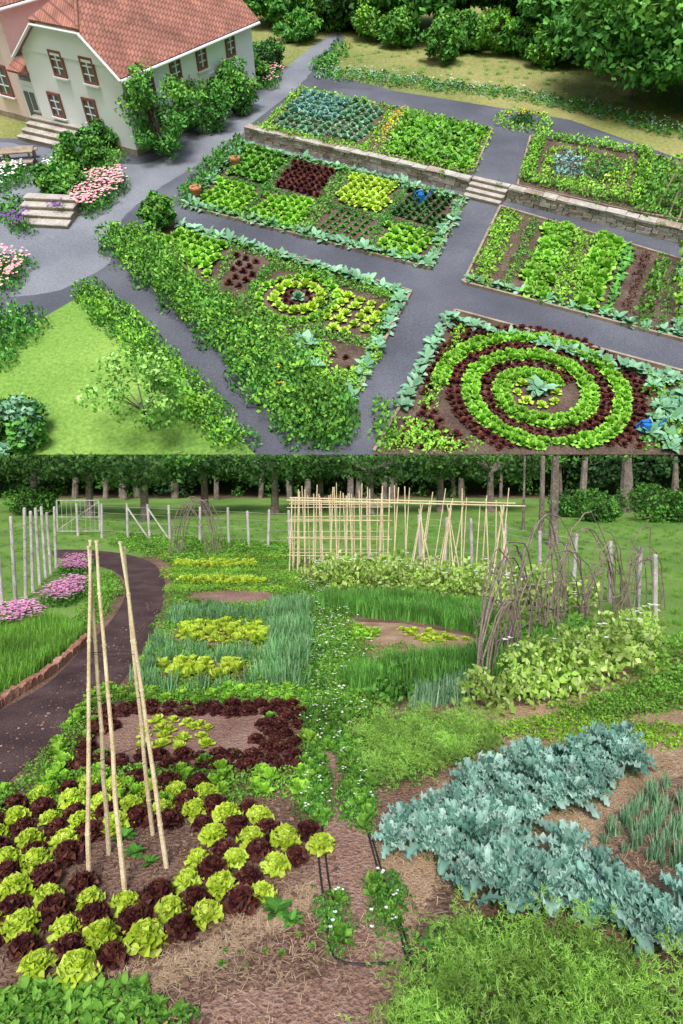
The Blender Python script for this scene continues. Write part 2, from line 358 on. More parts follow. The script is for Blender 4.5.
sheet('straw_mulch_ground',[(90,990),(200,945),(315,880),(322,900),(215,965),(130,1000)],'mulch',.008,sm=True)
sheet('garden_soil_path',[(300,800),(330,700),(345,735),(372,800),(380,860),(410,960),(425,1100),(180,1100),(200,1000),(330,980),(315,860)],'soilred',.010,jit=.03)
sheet('leek_bed_soil',[(590,855),(612,815),(683,775),(760,770),(800,900),(700,900)],'soil',.016,jit=.03)
A=Acc()
for poly,n in (([(360,860),(420,800),(470,760),(520,735),(620,720),(700,705),(820,720),(900,980),(700,960),(560,890),(440,870),(400,960)],.085),([(90,990),(200,945),(315,880),(322,900),(215,965),(130,1000)],.06),([(460,712),(600,690),(640,650),(672,672),(560,715),(500,728)],.18),([(0,1000),(200,940),(330,870),(400,900),(420,1000),(200,1050)],.16)):
    stamp('',"strand",fillp(poly,n),.11,'straw',acc=A)
A.build('straw_litter',['straw'])
A=Acc()
for poly,sp_,s_ in (([(-100,1100),(-60,790),(310,790),(420,1100)],.045,.008),([(-100,1100),(-60,790),(310,790),(420,1100)],.13,.014),([(560,900),(620,808),(760,780),(800,900)],.08,.011),([(340,800),(500,770),(400,960)],.07,.009),([(-90,800),(0,740),(85,665),(150,600),(160,610),(115,690),(-20,810)],.11,.010)):
    stamp('',"clod",fillp(poly,sp_,jit=1.0),s_,'clod',acc=A,var=.7,z=.014,tilt=.6)
A.build('soil_clods',['clod'])

# checker lettuce ring around tepee
outer=GP([(-90,890),(-30,825),(70,785),(180,783),(325,842),(318,872),(200,930),(100,985),(35,985),(-70,945)])
inner=GP([(66,868),(102,842),(165,826),(212,848),(172,878),(118,903),(78,888)])
ang=.62; c,s=math.cos(ang),math.sin(ang); sp=.205; gr=[];rd=[]
for i in range(-60,60):
    for j in range(-60,60):
        p=np.array([[c*i*sp-s*j*sp-1.6,s*i*sp+c*j*sp+5.]])
        if pip(p,outer)[0] and not pip(p,inner)[0]:
            p=p[0]+rng.uniform(-.022,.022,2); (gr if (i+j)%2==0 else rd).append(p)
stamp('green_lettuce_plants','lettuce',gr,.135,'yellow',var=.16,hs=1.2)
stamp('red_lettuce_plants','lettuce',rd,.13,'red',var=.16,hs=1.2)
# tepee
e=empty('bamboo_tepee')
def P3(px,py,z): g=G(px,py,'A',z); return np.array([g[0],g[1],z])
A=Acc()
for (fx,fy,tx,ty,z) in ((88,880,90,541,2.5),(124,893,96,541,2.52),(108,855,89,547,2.46),(166,868,121,543,2.5),(153,835,123,549,2.45)):
    p0=P3(fx,fy,0);p1=P3(tx,ty,z);pts=[p0+(p1-p0)*t+rng.normal(size=3)*.004 for t in np.linspace(0,1,8)]
    for i in range(7): A.cyl(pts[i],pts[i+1],.019-.0013*i,.0177-.0013*i,0,8); A.cyl(pts[i+1]-(p1-p0)*.003,pts[i+1]+(p1-p0)*.003,.021-.0013*i,.021-.0013*i,0,8)
A.build('poles',['bamboo'],parent=e)
A=Acc()
for t in (.35,.55,.68):
    pa=[P3(88,880,0)*(1-t)+P3(90,541,2.5)*t,P3(124,893,0)*(1-t)+P3(96,541,2.52)*t,P3(166,868,0)*(1-t)+P3(121,543,2.5)*t,P3(153,835,0)*(1-t)+P3(123,549,2.45)*t]
    for i in range(4): A.cyl(pa[i],pa[(i+1)%4],.0025,.0025,0,4)
A.build('twine',['hose'],parent=e)
stamp('seedling_plants','broad',GP([(135,855),(150,865),(125,840),(275,915),(292,925),(265,905)]),.11,'green')
plant('seedling_plants',[(195,975),(230,945),(312,930),(325,960)],'lettS',.14,.03,'grass')
plant('seedling_plants',[(300,880),(320,870),(328,930),(315,935)],'lettS',.14,.03,'grass')
lg=[(-40,1100),(-30,1010),(40,990),(130,985),(195,1020),(205,1100)]
plant('leafy_ground_plants',lg,'broad',.085,.08,'grass',hs=1.2)
plant('leafy_ground_plants',lg,'herb',.13,.08,'green',hs=1.1)

# drip hoses
for pts in ([(313,800),(318,850),(325,910),(337,962),(400,966)],[(318,798),(326,860),(333,905),(345,950)],[(366,830),(380,880),(398,930),(410,985),(418,1060)],[(370,835),(385,885),(403,935),(416,990),(426,1060)]):
    P=smoothpoly(GP(pts),10,False); A=Acc(); A.tube([np.array([p[0]+.004*math.sin(i*.35),p[1],.022]) for i,p in enumerate(P)],.0075,0,6); A.build('drip_hose',['hose'])

# square bed and surrounding rows
sheet('square_bed_soil',[(80,764),(116,714),(266,710),(262,764)],'soilred',.016,jit=.03)
sq_out=[(62,772),(104,706),(302,704),(300,772)]; sqi=[(88,757),(121,718),(259,716),(252,757)]
def ring(o,i,sp,ang=0,jit=.2):
    p=fillp(o,sp,jit=jit,ang=ang); return p[~pip(p,GP(i))]
rr_=ring(sq_out,sqi,.19)
stamp('red_lettuce_plants','lettuce',rr_,.12,'red')
stamp('green_lettuce_plants','lettS',rr_[::7],.11,'grass',hs=1.3)
cover=ring([(-30,815),(15,790),(98,690),(312,690),(310,802)],sq_out,.13)
stamp('ground_cover_plants','herb',cover,.12,'grass',hs=.9)
stamp('green_lettuce_plants','lettS',cover[::3],.11,'bright',hs=1.3)
plant('green_lettuce_plants',[(130,750),(142,724),(215,722),(212,750)],'lettS',.19,.1,'yellow')

# oval patches garden
big=[(128,700),(155,640),(172,590),(172,548),(300,556),(312,600),(312,640),(304,700)]
bp=fillp(big,.2)
ov=[(223,637,54,10),(205,672,46,9),(236,598,46,7),(225,580,44,3),(215,566,42,3)]
k=np.zeros(len(bp),bool)
for o in ov: k|=pip(bp,GP(ell(*o)))
stamp('ground_cover_plants','herb',bp[~k],.17,'grass',hs=.8)
for i,o in enumerate(ov): sheet('oval_bed_soil',ell(*o),'soilred',.02)
for cx,cy,rx,ry in ((223,637,50,9),(205,673,42,8),(222,584,44,3),(215,567,42,3)):
    plant('green_lettuce_plants',ell(cx,cy,rx,ry),'lettS',.19,.16,'yellow',hs=1.4,jit=.4)
p=fillp([(128,697),(152,650),(172,612),(300,606),(304,640),(302,690)],.17,jit=.45)
k=np.zeros(len(p),bool)
for cx,cy,rx,ry in ((223,640,62,15),(205,677,54,13),(236,602,50,10)): k|=pip(p,GP(ell(cx,cy,rx,ry)))
stamp('onion_plants','tuft',p[~k],.22,'onion',var=.35); stamp('ground_cover_plants','herb',p[~k][::3],.15,'bright')
plant('onion_plants',[(268,612),(308,605),(308,650),(300,690),(272,690)],'tuft',.15,.32,'onion',var=.35)
for i,y0 in enumerate((543,549,555,561,570,576,588,607,622,652,660,688)):
    plant('ground_cover_plants',[(165,y0),(298,y0+2),(300,y0+5),(162,y0+3)],'herb',.2,.16,['bright','grass','yellow','green','bright','bright'][i%6],hs=.9)
plant('ground_cover_plants',[(110,545),(130,535),(300,548),(300,560),(170,562)],'dome',.35,.28,'grass',hs=.8)
# centre strip of low plants
strips=[[(302,596),(322,590),(345,640),(352,700),(345,760),(308,745),(303,700)],[(306,750),(322,760),(330,800),(322,835),(300,815)],[(340,735),(362,745),(376,800),(368,832),(342,825)],[(364,885),(392,872),(405,905),(398,935),(370,930)],[(320,900),(340,895),(348,955),(330,962)]]
for q in strips:
    plant('strawberry_plants',q,'herb',.085,.095,'green',hs=1.3); plant('strawberry_plants',q,'lettS',.14,.085,'grass',hs=1.6); plant('strawberry_plants',q,'fewfl',.2,.075,'white',hs=1.5)
plant('strawberry_plants',[(298,588),(335,588),(388,700),(372,740),(340,720)],'herb',.15,.15,'grass',hs=1.1)
plant('strawberry_plants',[(298,588),(335,588),(388,700),(372,740),(340,720)],'fewfl',.35,.12,'white',hs=1.5)

# chive arcs
def chive(poly,s=.27): 
    plant('chive_plants',poly,'fine',.12,s,'chive',jit=.4); plant('chive_plants',poly,'tuft',.16,s*.95,'chive',jit=.4)
chive([(318,612),(330,603),(400,603),(480,614),(505,634),(480,636),(430,624),(360,617)],.36)
chive([(345,692),(355,678),(410,670),(470,662),(530,646),(585,634),(580,654),(520,672),(450,688),(390,700)],.36)
sheet('straw_mulch_ground',[(322,622),(400,624),(482,640),(440,662),(345,677)],'mulch',.02)
plant('green_lettuce_plants',[(335,630),(370,628),(385,638),(350,645)],'lettS',.2,.14,'bright')
plant('green_lettuce_plants',[(395,630),(455,636),(470,643),(420,645)],'lettS',.2,.12,'yellow')
plant('green_lettuce_plants',[(345,652),(400,646),(420,650),(350,664)],'herb',.2,.14,'grass')
plant('onion_plants',[(410,697),(480,682),(475,704),(415,710)],'tuft',.13,.26,'bluegreen'); 
plant('herb_plants',[(375,690),(412,680),(412,706),(378,708)],'dome',.2,.24,'green',hs=1.5)
# dill, kale, fennel
dl=[(362,742),(395,726),(440,724),(510,744),(490,756),(430,775),(380,800),(368,780)]
plant('dill_plants',dl,'feather',.2,.32,'feather',hs=1.2,var=.25); plant('dill_plants',dl,'dome',.2,.15,'green')
kp=fillp([(640,775),(610,750),(500,772),(445,815),(388,835),(398,862),(460,895),(560,928),(640,965),(720,990),(740,960),(690,925),(600,885),(530,850),(535,830),(600,805)],.2,jit=.3)
stamp('kale_plants','kale',kp,.21,'kale',hs=1.3,var=.3,tilt=.25)
stamp('kale_plants','herb',kp,.1,'dark',hs=1.0)
fr=[(420,950),(500,930),(600,960),(660,1000),(720,1040),(760,1200),(380,1200),(400,1010)]
fp=fillp(fr,.2,jit=.4)
stamp('fennel_plants','feather',fp,.33,'feather',hs=1.1,var=.35,tilt=.3)
stamp('fennel_plants','herb',fillp(fr,.14),.14,'green',hs=1.3)
for k in range(6):
    stamp('leek_plants','tuft',along([(606+k*20,845+k*9),(668+k*24,783+k*10)],.085,closed=False,jit=.4),.13,'bluegreen',hs=1.1,z=.01,var=.35)
plant('ground_cover_plants',[(560,712),(600,700),(700,668),(760,670),(760,700),(690,710),(600,722)],'herb',.15,.16,'grass')
plant('ground_cover_plants',[(620,660),(680,640),(760,650),(760,690),(650,694),(600,702),(640,680)],'dome',.28,.2,'grass')
plant('ground_cover_plants',[(480,730),(560,718),(700,728),(700,745),(610,755),(520,738)],'herb',.14,.13,'bright')
# pea hedge
pv=[(470,708),(520,692),(590,672),(640,640),(655,650),(640,668),(600,690),(540,706),(485,716)]
for zz,s in ((0,.3),(.25,.28),(.5,.22)): plant('pea_vines',pv,'dome',.27,s,'pea',z=zz,hs=1.2,var=.35); 
plant('pea_vines',pv,'fewfl',.4,.2,'white',z=.5)
pv2=[(285,584),(345,576),(430,580),(520,590),(590,612),(570,625),(480,606),(345,592)]
for zz in (0,.28): plant('pea_vines',pv2,'dome',.38,.34,'pea',z=zz,hs=1.1,var=.35)
plant('pea_vines',pv2,'fewfl',.6,.28,'white',z=.35)
plant('herb_plants',[(480,640),(560,622),(600,640),(560,665),(500,672)],'dome',.35,.34,'grass',hs=1.2)
# willow twig fence
A=Acc()
def arch(pa,pb,h,r=.012,wob=.04,n=14,seg=None,ex=.6):
    pts=[]; ofs=np.cumsum(rng.normal(size=(n,3))*wob*.35,0)
    for i,t in enumerate(np.linspace(0,1,n)): 
        p=pa*(1-t)+pb*t; pts.append(np.array([p[0],p[1],h*math.sin(math.pi*t)**ex ])+ofs[i]*(math.sin(math.pi*t)))
    A.tube(pts,r,0,5)
line=GP([(475,700),(505,668),(545,645),(590,632),(625,618),(655,606)])
for i in range(5):
    for k in range(6):
        a=line[i]+rng.normal(size=2)*.1;b=line[min(i+1,5)]+rng.normal(size=2)*.25; arch(a,b,random.uniform(.9,1.8),.011,.09)
for i in range(3):
    for k in range(3): arch(line[i],line[i+2]+rng.normal(size=2)*.2,random.uniform(1.6,2.1),.013,.08)
for i in range(26):
    t=random.random()*5;i0=min(int(t),4);p=line[i0]*(1-t+i0)+line[i0+1]*(t-i0); h=random.uniform(.8,1.7)
    lx,ly=random.uniform(-.35,.35),random.uniform(-.2,.2)
    pts=[np.array([p[0],p[1],0])+np.array([lx*q*q,ly*q,h*q])+rng.normal(size=3)*.015 for q in np.linspace(0,1,7)]; A.tube(pts,.013,0,5,.35)
for z in (.5,1.0):
    pts=[np.array([q[0],q[1],z])+rng.normal(size=3)*.03 for q in smoothpoly(line,5,False)]; A.tube(pts,.010,0)
A.build('willow_twig_fence',['twig'])
A=Acc()
ca=G(172,560);cb=G(215,558)
for k in range(9): arch(ca+rng.normal(size=2)*.1+[0,k*.12],cb+rng.normal(size=2)*.1+[0,k*.12],random.uniform(1.6,1.85),.013,.06,12)
for z in (.5,.9,1.3): A.tube([np.array([ca[0],ca[1]-.05,z]),np.array([ca[0],ca[1]+1.1,z])],.01,0); A.tube([np.array([cb[0],cb[1]-.05,z]),np.array([cb[0],cb[1]+1.1,z])],.01,0)
A.build('willow_arch',['twig'])
# bamboo trellis
A=Acc(); Y0=16.3
def pole(a,b,r=.016): A.cyl(a,b,r,r*.8,0,6)
for row in range(3):
    for x in np.arange(-1.35,1.3,.21): 
        x+=random.uniform(-.05,.05); pole((x,Y0+row*.7,0),(x+random.uniform(-.1,.1),Y0+row*.7,random.uniform(1.9,2.35)),random.uniform(.014,.02))
    for z in (.5,.95,1.4,1.8): pole((-1.4,Y0+row*.7-.02,z+random.uniform(-.04,.04)),(1.3,Y0+row*.7-.02,z+random.uniform(-.04,.04)),.012)
for x in np.arange(1.5,4.6,.4):
    for yo in (0,1.0): pole((x-.15+random.uniform(-.15,.15),Y0+yo,0),(x+random.uniform(-.2,.3),Y0+yo+.1,random.uniform(1.8,2.3)),random.uniform(.014,.02))
for yo in (0,.95): pole((-1.4,Y0+yo,1.95),(4.7,Y0+yo,1.80),.022)
A.build('bamboo_trellis',['bamboo'])
A=Acc()
for cx,cy in ((420,588),(448,590),(500,596)):
    g=G(cx,cy)
    for k in range(5): a_=k*1.257; pole((g[0]+.35*math.cos(a_),g[1]+.35*math.sin(a_),0),(g[0]-.05*math.cos(a_),g[1]-.05*math.sin(a_),1.95+random.uniform(-.1,.1)),.015)
    A.build('bamboo_tepee',['bamboo']); A=Acc()
# fences
def post(px,py,h,r=.05):
    g=G(px,py); l=random.uniform(-.06,.06); h+=random.uniform(-.06,.06); A.cyl((g[0],g[1],0),(g[0]+l,g[1],h-.03),r,r*.9,0,8); A.cyl((g[0]+l,g[1],h-.03),(g[0]+l,g[1],h),r*.9,r*.6,0,8)
    return np.array([g[0]+l,g[1],h])
A=Acc()
tops=[post(x,y,1.3) for x,y in ((78,536),(102,538),(128,540),(150,541),(170,543),(200,545),(229,547),(249,548),(268,550),(290,550))]
for i in range(9):
    for z in (.3,.65,.95,1.2): A.cyl([*tops[i][:2],z],[*tops[i+1][:2],z],.005,.005,0,4)
A.cyl([*tops[2][:2],1.2],[*tops[3][:2],.1],.03,.03,0,6);A.cyl([*tops[3][:2],1.2],[*tops[4][:2],.1],.03,.03,0,6)
A.build('post_fence',['wood'])
A=Acc(); tops=[post(x,y,h+random.uniform(-.1,.1),.04) for x,y,h in ((3,615,1.95),(16,606,1.9),(26,598,1.85),(33,592,1.85),(40,585,1.8),(46,579,1.75),(51,574,1.7),(56,568,1.65))]
for z in (.5,.9,1.3,1.6):
    for i in range(7): A.cyl([*tops[i][:2],z],[*tops[i+1][:2],z],.006,.006,0,4)
A.build('post_fence',['wood'])
A=Acc(); tops=[post(x,y,1.35,.05) for x,y in ((420,560),(445,562),(472,566),(505,574),(540,584),(573,592),(610,602),(637,612),(655,624))]
for i in range(8):
    for z in (.35,.7,1.05,1.22): A.cyl([*tops[i][:2],z],[*tops[i+1][:2],z],.006,.006,0,4)
A.build('post_fence',['wood'])
A=Acc(); g0=G(58,535);g1=G(100,535)
for z in (.15,.7,1.35): A.cyl([*g0,z],[*g1,z],.02,.02,0,6)
for t in np.linspace(0,1,10): q=g0*(1-t)+g1*t; A.cyl([*q,.15],[*q,1.35],.008 if 0<t<1 else .035,.008 if 0<t<1 else .035,0,6)
A.cyl([*g0,.2],[*g1,1.3],.015,.015,0,6)
A.build('wooden_gate',['wood'])
# brick edge & left flowers
A=Acc(); P=smoothpoly(GP([(-30,735),(0,706),(45,678),(72,655),(88,640)]),14,False)
for i in range(len(P)-1):
    d=P[i+1]-P[i]; d/=np.linalg.norm(d); nn=np.array([-d[1],d[0]])
    A.box([*P[i],.05+random.uniform(-.02,.02)],[*(d*.05),random.uniform(-.01,.02)],[*(nn*.045),0],[0,0,.06],jit=.012)
A.build('brick_edging',['brickedge'])
mg=[(-60,750),(-60,640),(0,625),(45,622),(85,632),(70,650),(40,673),(0,700)]
plant('meadow_grass',mg,'fine',.12,.26,'grass'); plant('meadow_grass',mg,'tuft',.18,.24,'grass')
for q in ([(0,637),(0,616),(30,610),(42,620),(20,634)],[(43,606),(60,588),(84,585),(82,600),(62,609)],[(60,576),(70,563),(88,563),(86,576)]):
    plant('pink_flower_plants',q,'dome',.2,.2,'green',hs=1.2); plant('pink_flower_plants',q,'flower',.14,.2,'magenta',hs=1.3)
plant('herb_plants',[(80,640),(108,610),(122,585),(110,575),(85,590),(85,610),(60,640)],'herb',.2,.18,'grass')
# rough lawn tufts behind the garden
lt=[(-150,620),(-150,520),(760,520),(760,640),(660,640),(560,590),(300,552),(165,540),(60,552),(40,620)]
plant('lawn_grass_tufts',lt,'fine',.55,.22,'grass',jit=.6,hs=.5,var=.4)
# tree line below the hillside edge and lawn shrubs
A=Acc()
for k in range(380):
    x0=random.uniform(-34,34); low=1.1+.7*math.sin(x0*.55)+.5*math.sin(x0*1.3+1)
    c=np.array([x0,random.uniform(44.8,49),random.uniform(low+.6,4.5)]); n=110; g=rng.normal(size=(n,3)); g/=np.linalg.norm(g,axis=1)[:,None]
    P_=c+g*random.uniform(.7,1.4)*rng.uniform(.4,1,(n,1)); kk=(P_[:,2]<EYE-.02+np.maximum(0,(P_[:,1]-45)*.9)); g=g[kk]; P_=P_[kk]
    if len(P_)==0: continue
    V,F=leafq(P_,.17,g); A.add(V,F,int(3 if math.sin(x0*.4+2)+random.uniform(-.6,.6)>.8 else random.choice([0,0,1])))  # patches of green leaves imitate sunlit parts of the tree line
for k in range(26):
    x=random.uniform(-32,32);y=random.uniform(44.0,47);A.cyl((x,y,0),(x+random.uniform(-.3,.3),y,3.0),random.uniform(.12,.3),random.uniform(.1,.2),2,8)
A.build('tree_line',['forest','dark','bark','green'])
A=Acc()
for k in range(70):
    c=np.array([random.uniform(-36,36),random.uniform(46,52),random.uniform(.2,.9)]); n=60; g=rng.normal(size=(n,3)); g/=np.linalg.norm(g,axis=1)[:,None]
    V,F=leafq(c+g*random.uniform(.5,1.1)*rng.uniform(.5,1,(n,1)),.14,g); A.add(V,F,random.choice([0,1]))
A.build('woodland_undergrowth',['dark','green'])
sheet('woodland_ground',[(-120,46),(120,46),(120,60),(-120,60)],'soil',.01,raw=True)
A=Acc(); A.box((0,56,2.2),(90,0,0),(0,.2,0),(0,0,2.2)); A.build('dark_backing_wall',['forest'])  # dark sheet added behind the trees, standing in for deep woodland shade
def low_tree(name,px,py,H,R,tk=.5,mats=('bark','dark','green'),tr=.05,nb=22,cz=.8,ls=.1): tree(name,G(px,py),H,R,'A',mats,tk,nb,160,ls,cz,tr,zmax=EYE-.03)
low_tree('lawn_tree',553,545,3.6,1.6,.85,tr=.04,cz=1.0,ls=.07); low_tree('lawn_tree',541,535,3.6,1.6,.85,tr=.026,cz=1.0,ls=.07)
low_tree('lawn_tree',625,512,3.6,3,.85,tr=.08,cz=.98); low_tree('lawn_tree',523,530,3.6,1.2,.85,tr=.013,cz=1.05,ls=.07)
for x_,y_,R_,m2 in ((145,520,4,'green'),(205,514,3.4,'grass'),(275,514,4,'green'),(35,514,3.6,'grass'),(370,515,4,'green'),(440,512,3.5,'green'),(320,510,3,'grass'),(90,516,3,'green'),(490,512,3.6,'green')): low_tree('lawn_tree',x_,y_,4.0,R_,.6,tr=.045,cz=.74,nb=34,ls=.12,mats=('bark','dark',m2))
for px,py,s in ((585,517,1.2),(665,522,1.3),(600,522,.8),(640,512,1.3),(675,520,.8),(570,514,1),(30,515,1.2)):
    g=G(px,py); A=Acc()
    for k in range(26):
        d=rng.normal(size=3);d/=np.linalg.norm(d);c=np.array([g[0],g[1],s*.55])+d*np.array([s*.9,s*.6,s*.35]); n=80;q=rng.normal(size=(n,3));q/=np.linalg.norm(q,axis=1)[:,None]; V,F=leafq(c+q*s*.35,.09,q);A.add(V,F,k%2)
    A.cyl((g[0],g[1],0),(g[0],g[1],s*.6),.08,.05,2,6); A.build('shrub',['dark','green','bark'])

# =====================================================================  HILLSIDE GARDEN (B)
sheet('hillside_ground',[(-300,0),(300,0),(300,420),(-300,420)],'meadow',0,'B',raw=True)
gd_=G(683,240,'B')-G(245,135,'B'); gang=math.atan2(gd_[1],gd_[0])
sheet('gravel_path_ground',[(-120,135),(60,140),(150,150),(255,90),(335,32),(345,38),(318,72),(400,92),(500,108),(570,120),(683,160),(820,190),(820,457),(-120,457)],'gravel',.03,'B')
sheet('pale_gravel_path',[(-60,330),(0,300),(60,290),(110,262),(100,245),(150,195),(235,140),(300,85),(335,40),(325,38),(255,92),(200,135),(140,165),(60,150),(-60,150)],'gravel_light',.034,'B',sm=True,jit=.12)
lawnp=[(-80,470),(-80,390),(0,345),(40,320),(88,292),(140,335),(200,395),(255,457)]
sheet('lawn_grass',lawnp,'lawnB',.045,'B')
def dom(name,poly,sp,size,mat,hs=1.,z=0,tk='domeS',**k): plant(name,poly,tk,sp,size,mat,'B',hs=hs,z=z,**k)
hl=[(78,300),(92,288),(140,325),(195,380),(262,457),(225,457),(180,410),(125,350)]
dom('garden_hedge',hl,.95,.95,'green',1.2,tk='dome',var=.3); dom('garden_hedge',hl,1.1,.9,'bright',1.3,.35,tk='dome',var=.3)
dom('garden_hedge',[(-50,400),(-50,345),(0,312),(45,325),(35,345),(0,375)],1.2,1.2,'green',1.4,tk='dome')
lh=[(108,245),(140,235),(205,290),(255,330),(300,365),(325,410),(345,430),(335,457),(302,457),(275,425),(225,365),(160,300),(115,262)]
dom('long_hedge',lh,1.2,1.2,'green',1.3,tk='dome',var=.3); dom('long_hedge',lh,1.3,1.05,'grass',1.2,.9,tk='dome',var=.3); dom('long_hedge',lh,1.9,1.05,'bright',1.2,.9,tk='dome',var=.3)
plant('long_hedge',[(210,345),(250,360),(290,390),(300,430),(280,420)],'fewfl',2.4,.5,'orange','B',z=1.7)
# shrubs
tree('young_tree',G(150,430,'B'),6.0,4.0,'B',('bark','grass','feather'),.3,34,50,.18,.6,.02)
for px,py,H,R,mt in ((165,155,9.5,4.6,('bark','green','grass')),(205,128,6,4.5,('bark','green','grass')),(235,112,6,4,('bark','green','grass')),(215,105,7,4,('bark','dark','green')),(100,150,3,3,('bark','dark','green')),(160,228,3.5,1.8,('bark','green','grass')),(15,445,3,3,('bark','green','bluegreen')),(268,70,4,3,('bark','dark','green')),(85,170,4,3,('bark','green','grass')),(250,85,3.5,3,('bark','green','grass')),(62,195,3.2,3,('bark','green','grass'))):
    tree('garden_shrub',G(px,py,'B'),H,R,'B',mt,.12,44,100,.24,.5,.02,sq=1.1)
def fl(poly,mat,base='green',s=.9,k=.9): dom('flowering_shrub',poly,1.0,1.0,base,1.3,tk='dome'); plant('flowering_shrub',poly,'flower',k,s,mat,'B',z=.6)
fl([(75,210),(85,192),(115,178),(130,190),(115,205),(90,218)],'pink',s=1.0); fl([(0,300),(-20,270),(15,255),(32,270),(20,290)],'pink',s=.8,k=1.1)
fl([(45,185),(50,168),(68,165),(70,180)],'white',k=1.3); fl([(0,195),(0,170),(28,168),(30,185)],'white',k=1.5); fl([(10,235),(12,222),(30,222),(30,235)],'purple'); fl([(50,222),(52,212),(65,210),(66,220)],'purple'); fl([(250,90),(262,70),(280,75),(275,90)],'pink',k=1.3)
dom('garden_shrub',[(0,225),(0,200),(25,200),(28,220)],1.1,1.1,'green'); dom('garden_shrub',[(65,215),(75,170),(105,150),(125,160),(85,200)],1.2,1.1,'grass',1.4,tk='dome')
dom('garden_shrub',[(70,165),(90,150),(120,150),(110,165)],1.2,1.1,'grass')
def steps(name,px,py,dirv,w,n,rise,run):
    A=Acc(); g=G(px,py,'B'); d=np.array(dirv,float);d/=np.linalg.norm(d);q=np.array([-d[1],d[0]])
    for i in range(n):
        c=g+d*run*(i+.5); h=rise*(i+1); A.box([*c,h/2],[*(d*run*.5),0],[*(q*w/2),0],[0,0,h/2],1,jit=.02)
        A.box([*(c-d*.06),h+.05],[*(d*run*.52),0],[*(q*(w/2+.1)),0],[0,0,.05],0,jit=.025)
    A.build(name,['slabst','st2'],'B')
e1=np.array([-.866,.5]);e2=np.array([.5,.866])
steps('stone_steps',43,146,(.45,.9),8.0,6,.42,.95); steps('stone_steps',42,228,(.1,1),5.5,4,.35,1.1)
# ---- white house
H0=empty('white_house'); P1=np.array([-24.5,50.5]); L1,L2,HW=15.2,25.0,9.0
def p3(p,a,b,w): q=p+e1*a+e2*b; return np.array([q[0],q[1],w])
E1=np.array([*e1,0]);E2=np.array([*e2,0]);Z=np.array([0,0,1.])
def house(root,P,L1,L2,HW,wall,cut,slope):
    A=Acc(); c=p3(P,L1/2,L2/2,HW/2); A.box(c,E1*L1/2,E2*L2/2,Z*HW/2)
    hc=slope*cut; x0=cut; x1=L1-cut
    for b in (0.,L2): A.prism([p3(P,0,b,HW-.01),p3(P,L1,b,HW-.01),p3(P,x1,b,HW+hc),p3(P,x0,b,HW+hc)],.2 if b==0 else -.2)
    A.build('walls',[wall],'B',root)
    A=Acc(); A.box(c-Z*(HW/2-.35),E1*(L1/2+.06),E2*(L2/2+.06),Z*.35); A.build('plinth',['st2'],'B',root)
    R=Acc(); ov=.8; rh=HW+slope*L1/2; hb=(L1/2-cut)*1.0; so=slope*ov
    a0=p3(P,-ov,-ov,HW-so);a1=p3(P,-ov,L2+ov,HW-so);r0=p3(P,L1/2,hb,rh);r1=p3(P,L1/2,L2+ov,rh);k0=p3(P,x0,-ov,HW+hc)
    b0=p3(P,L1+ov,-ov,HW-so);b1=p3(P,L1+ov,L2+ov,HW-so);k1=p3(P,x1,-ov,HW+hc)
    rm=r0+(r1-r0)*.3
    R.prism([r0,k0,a0,a1],.3); R.prism([a1,r0,rm,r1][::-1],.3)
    R.prism([b1,b0,k1,r0],.3); R.prism([b1,r1,rm,r0],.3)
    R.prism([k0,k1,(k1+r0)/2,r0],.3)
    R.build('roof',['roof'],'B',root)
    Tm=Acc()
    for s_,q in ((a0,k0),(b0,k1)): Tm.cyl(s_-Z*.25-E2*.05,q-Z*.25-E2*.05,.16,.16,0,6)
    Tm.cyl(k0-Z*.25-E2*.05,k1-Z*.25-E2*.05,.16,.16,0,6); Tm.cyl(a0-Z*.3,a1-Z*.3,.18,.18,0,8); Tm.cyl(b0-Z*.3,b1-Z*.3,.18,.18,0,8)
    Tm.build('eave_trim',['trim'],'B',root)
    Rr=Acc(); Rr.cyl(r0,r1,.3,.3,0,8); Rr.cyl(k0,r0,.25,.25,0,8); Rr.cyl(k1,r0,.25,.25,0,8); Rr.build('ridge_tiles',['brickedge'],'B',root)
def win(A,c,u,out,w,h):
    A.box(c+out*.04,u*w/2,out*.06,Z*h/2,1)
    for s_ in(-1,1):
        A.box(c+u*s_*w/2+out*.08,u*.14,out*.14,Z*(h/2+.14),0)
        A.box(c+Z*s_*h/2+out*.08,u*(w/2-.14),out*.135,Z*.14,0)
    A.box(c+out*.08,u*.07,out*.12,Z*(h/2-.14),2)
    for t in(-.17,.17): A.box(c+Z*h*t+out*.08,u*(w/2-.14),out*.1,Z*.05,2)
    A.box(c-Z*(h/2+.22)+out*.15,u*(w/2+.3),out*.25,Z*.08,2)
house(H0,P1,L1,L2,HW,'plaster',4.0,.78)
A=Acc()
for a,w in ((4.6,8.2),(9.4,8.2),(6.0,3.9),(11.8,3.6)): win(A,p3(P1,a,0,w),E1,-E2,1.8,2.4)
for b,w in ((4,7),(9,7),(14,7),(20,7),(4,3),(9,3),(20,3)): win(A,p3(P1,0,b,w-.2),E2,-E1,1.6,2.2)
A.build('windows',['frame','glass','trim'],'B',H0)
A=Acc(); c=p3(P1,0,15,2.4); A.box(c-E1*.05,E2*1.2,E1*.1,Z*2.4,0); A.box(c-E1*.2+Z*.8,E2*.7,E1*.06,Z*1.2,1); A.box(c-E1*.9-Z*2.2,E2*1.8,E1*.9,Z*.2,0); A.build('door',['trim','glass'],'B',H0)
A=Acc(); c=p3(P1,L1/2,18,HW+8.5); A.box(c,E1*.9,E2*.9,Z*2.5); A.box(c+Z*2.6,E1*1.1,E2*1.1,Z*.2); A.build('chimney',['brickedge'],'B',H0)
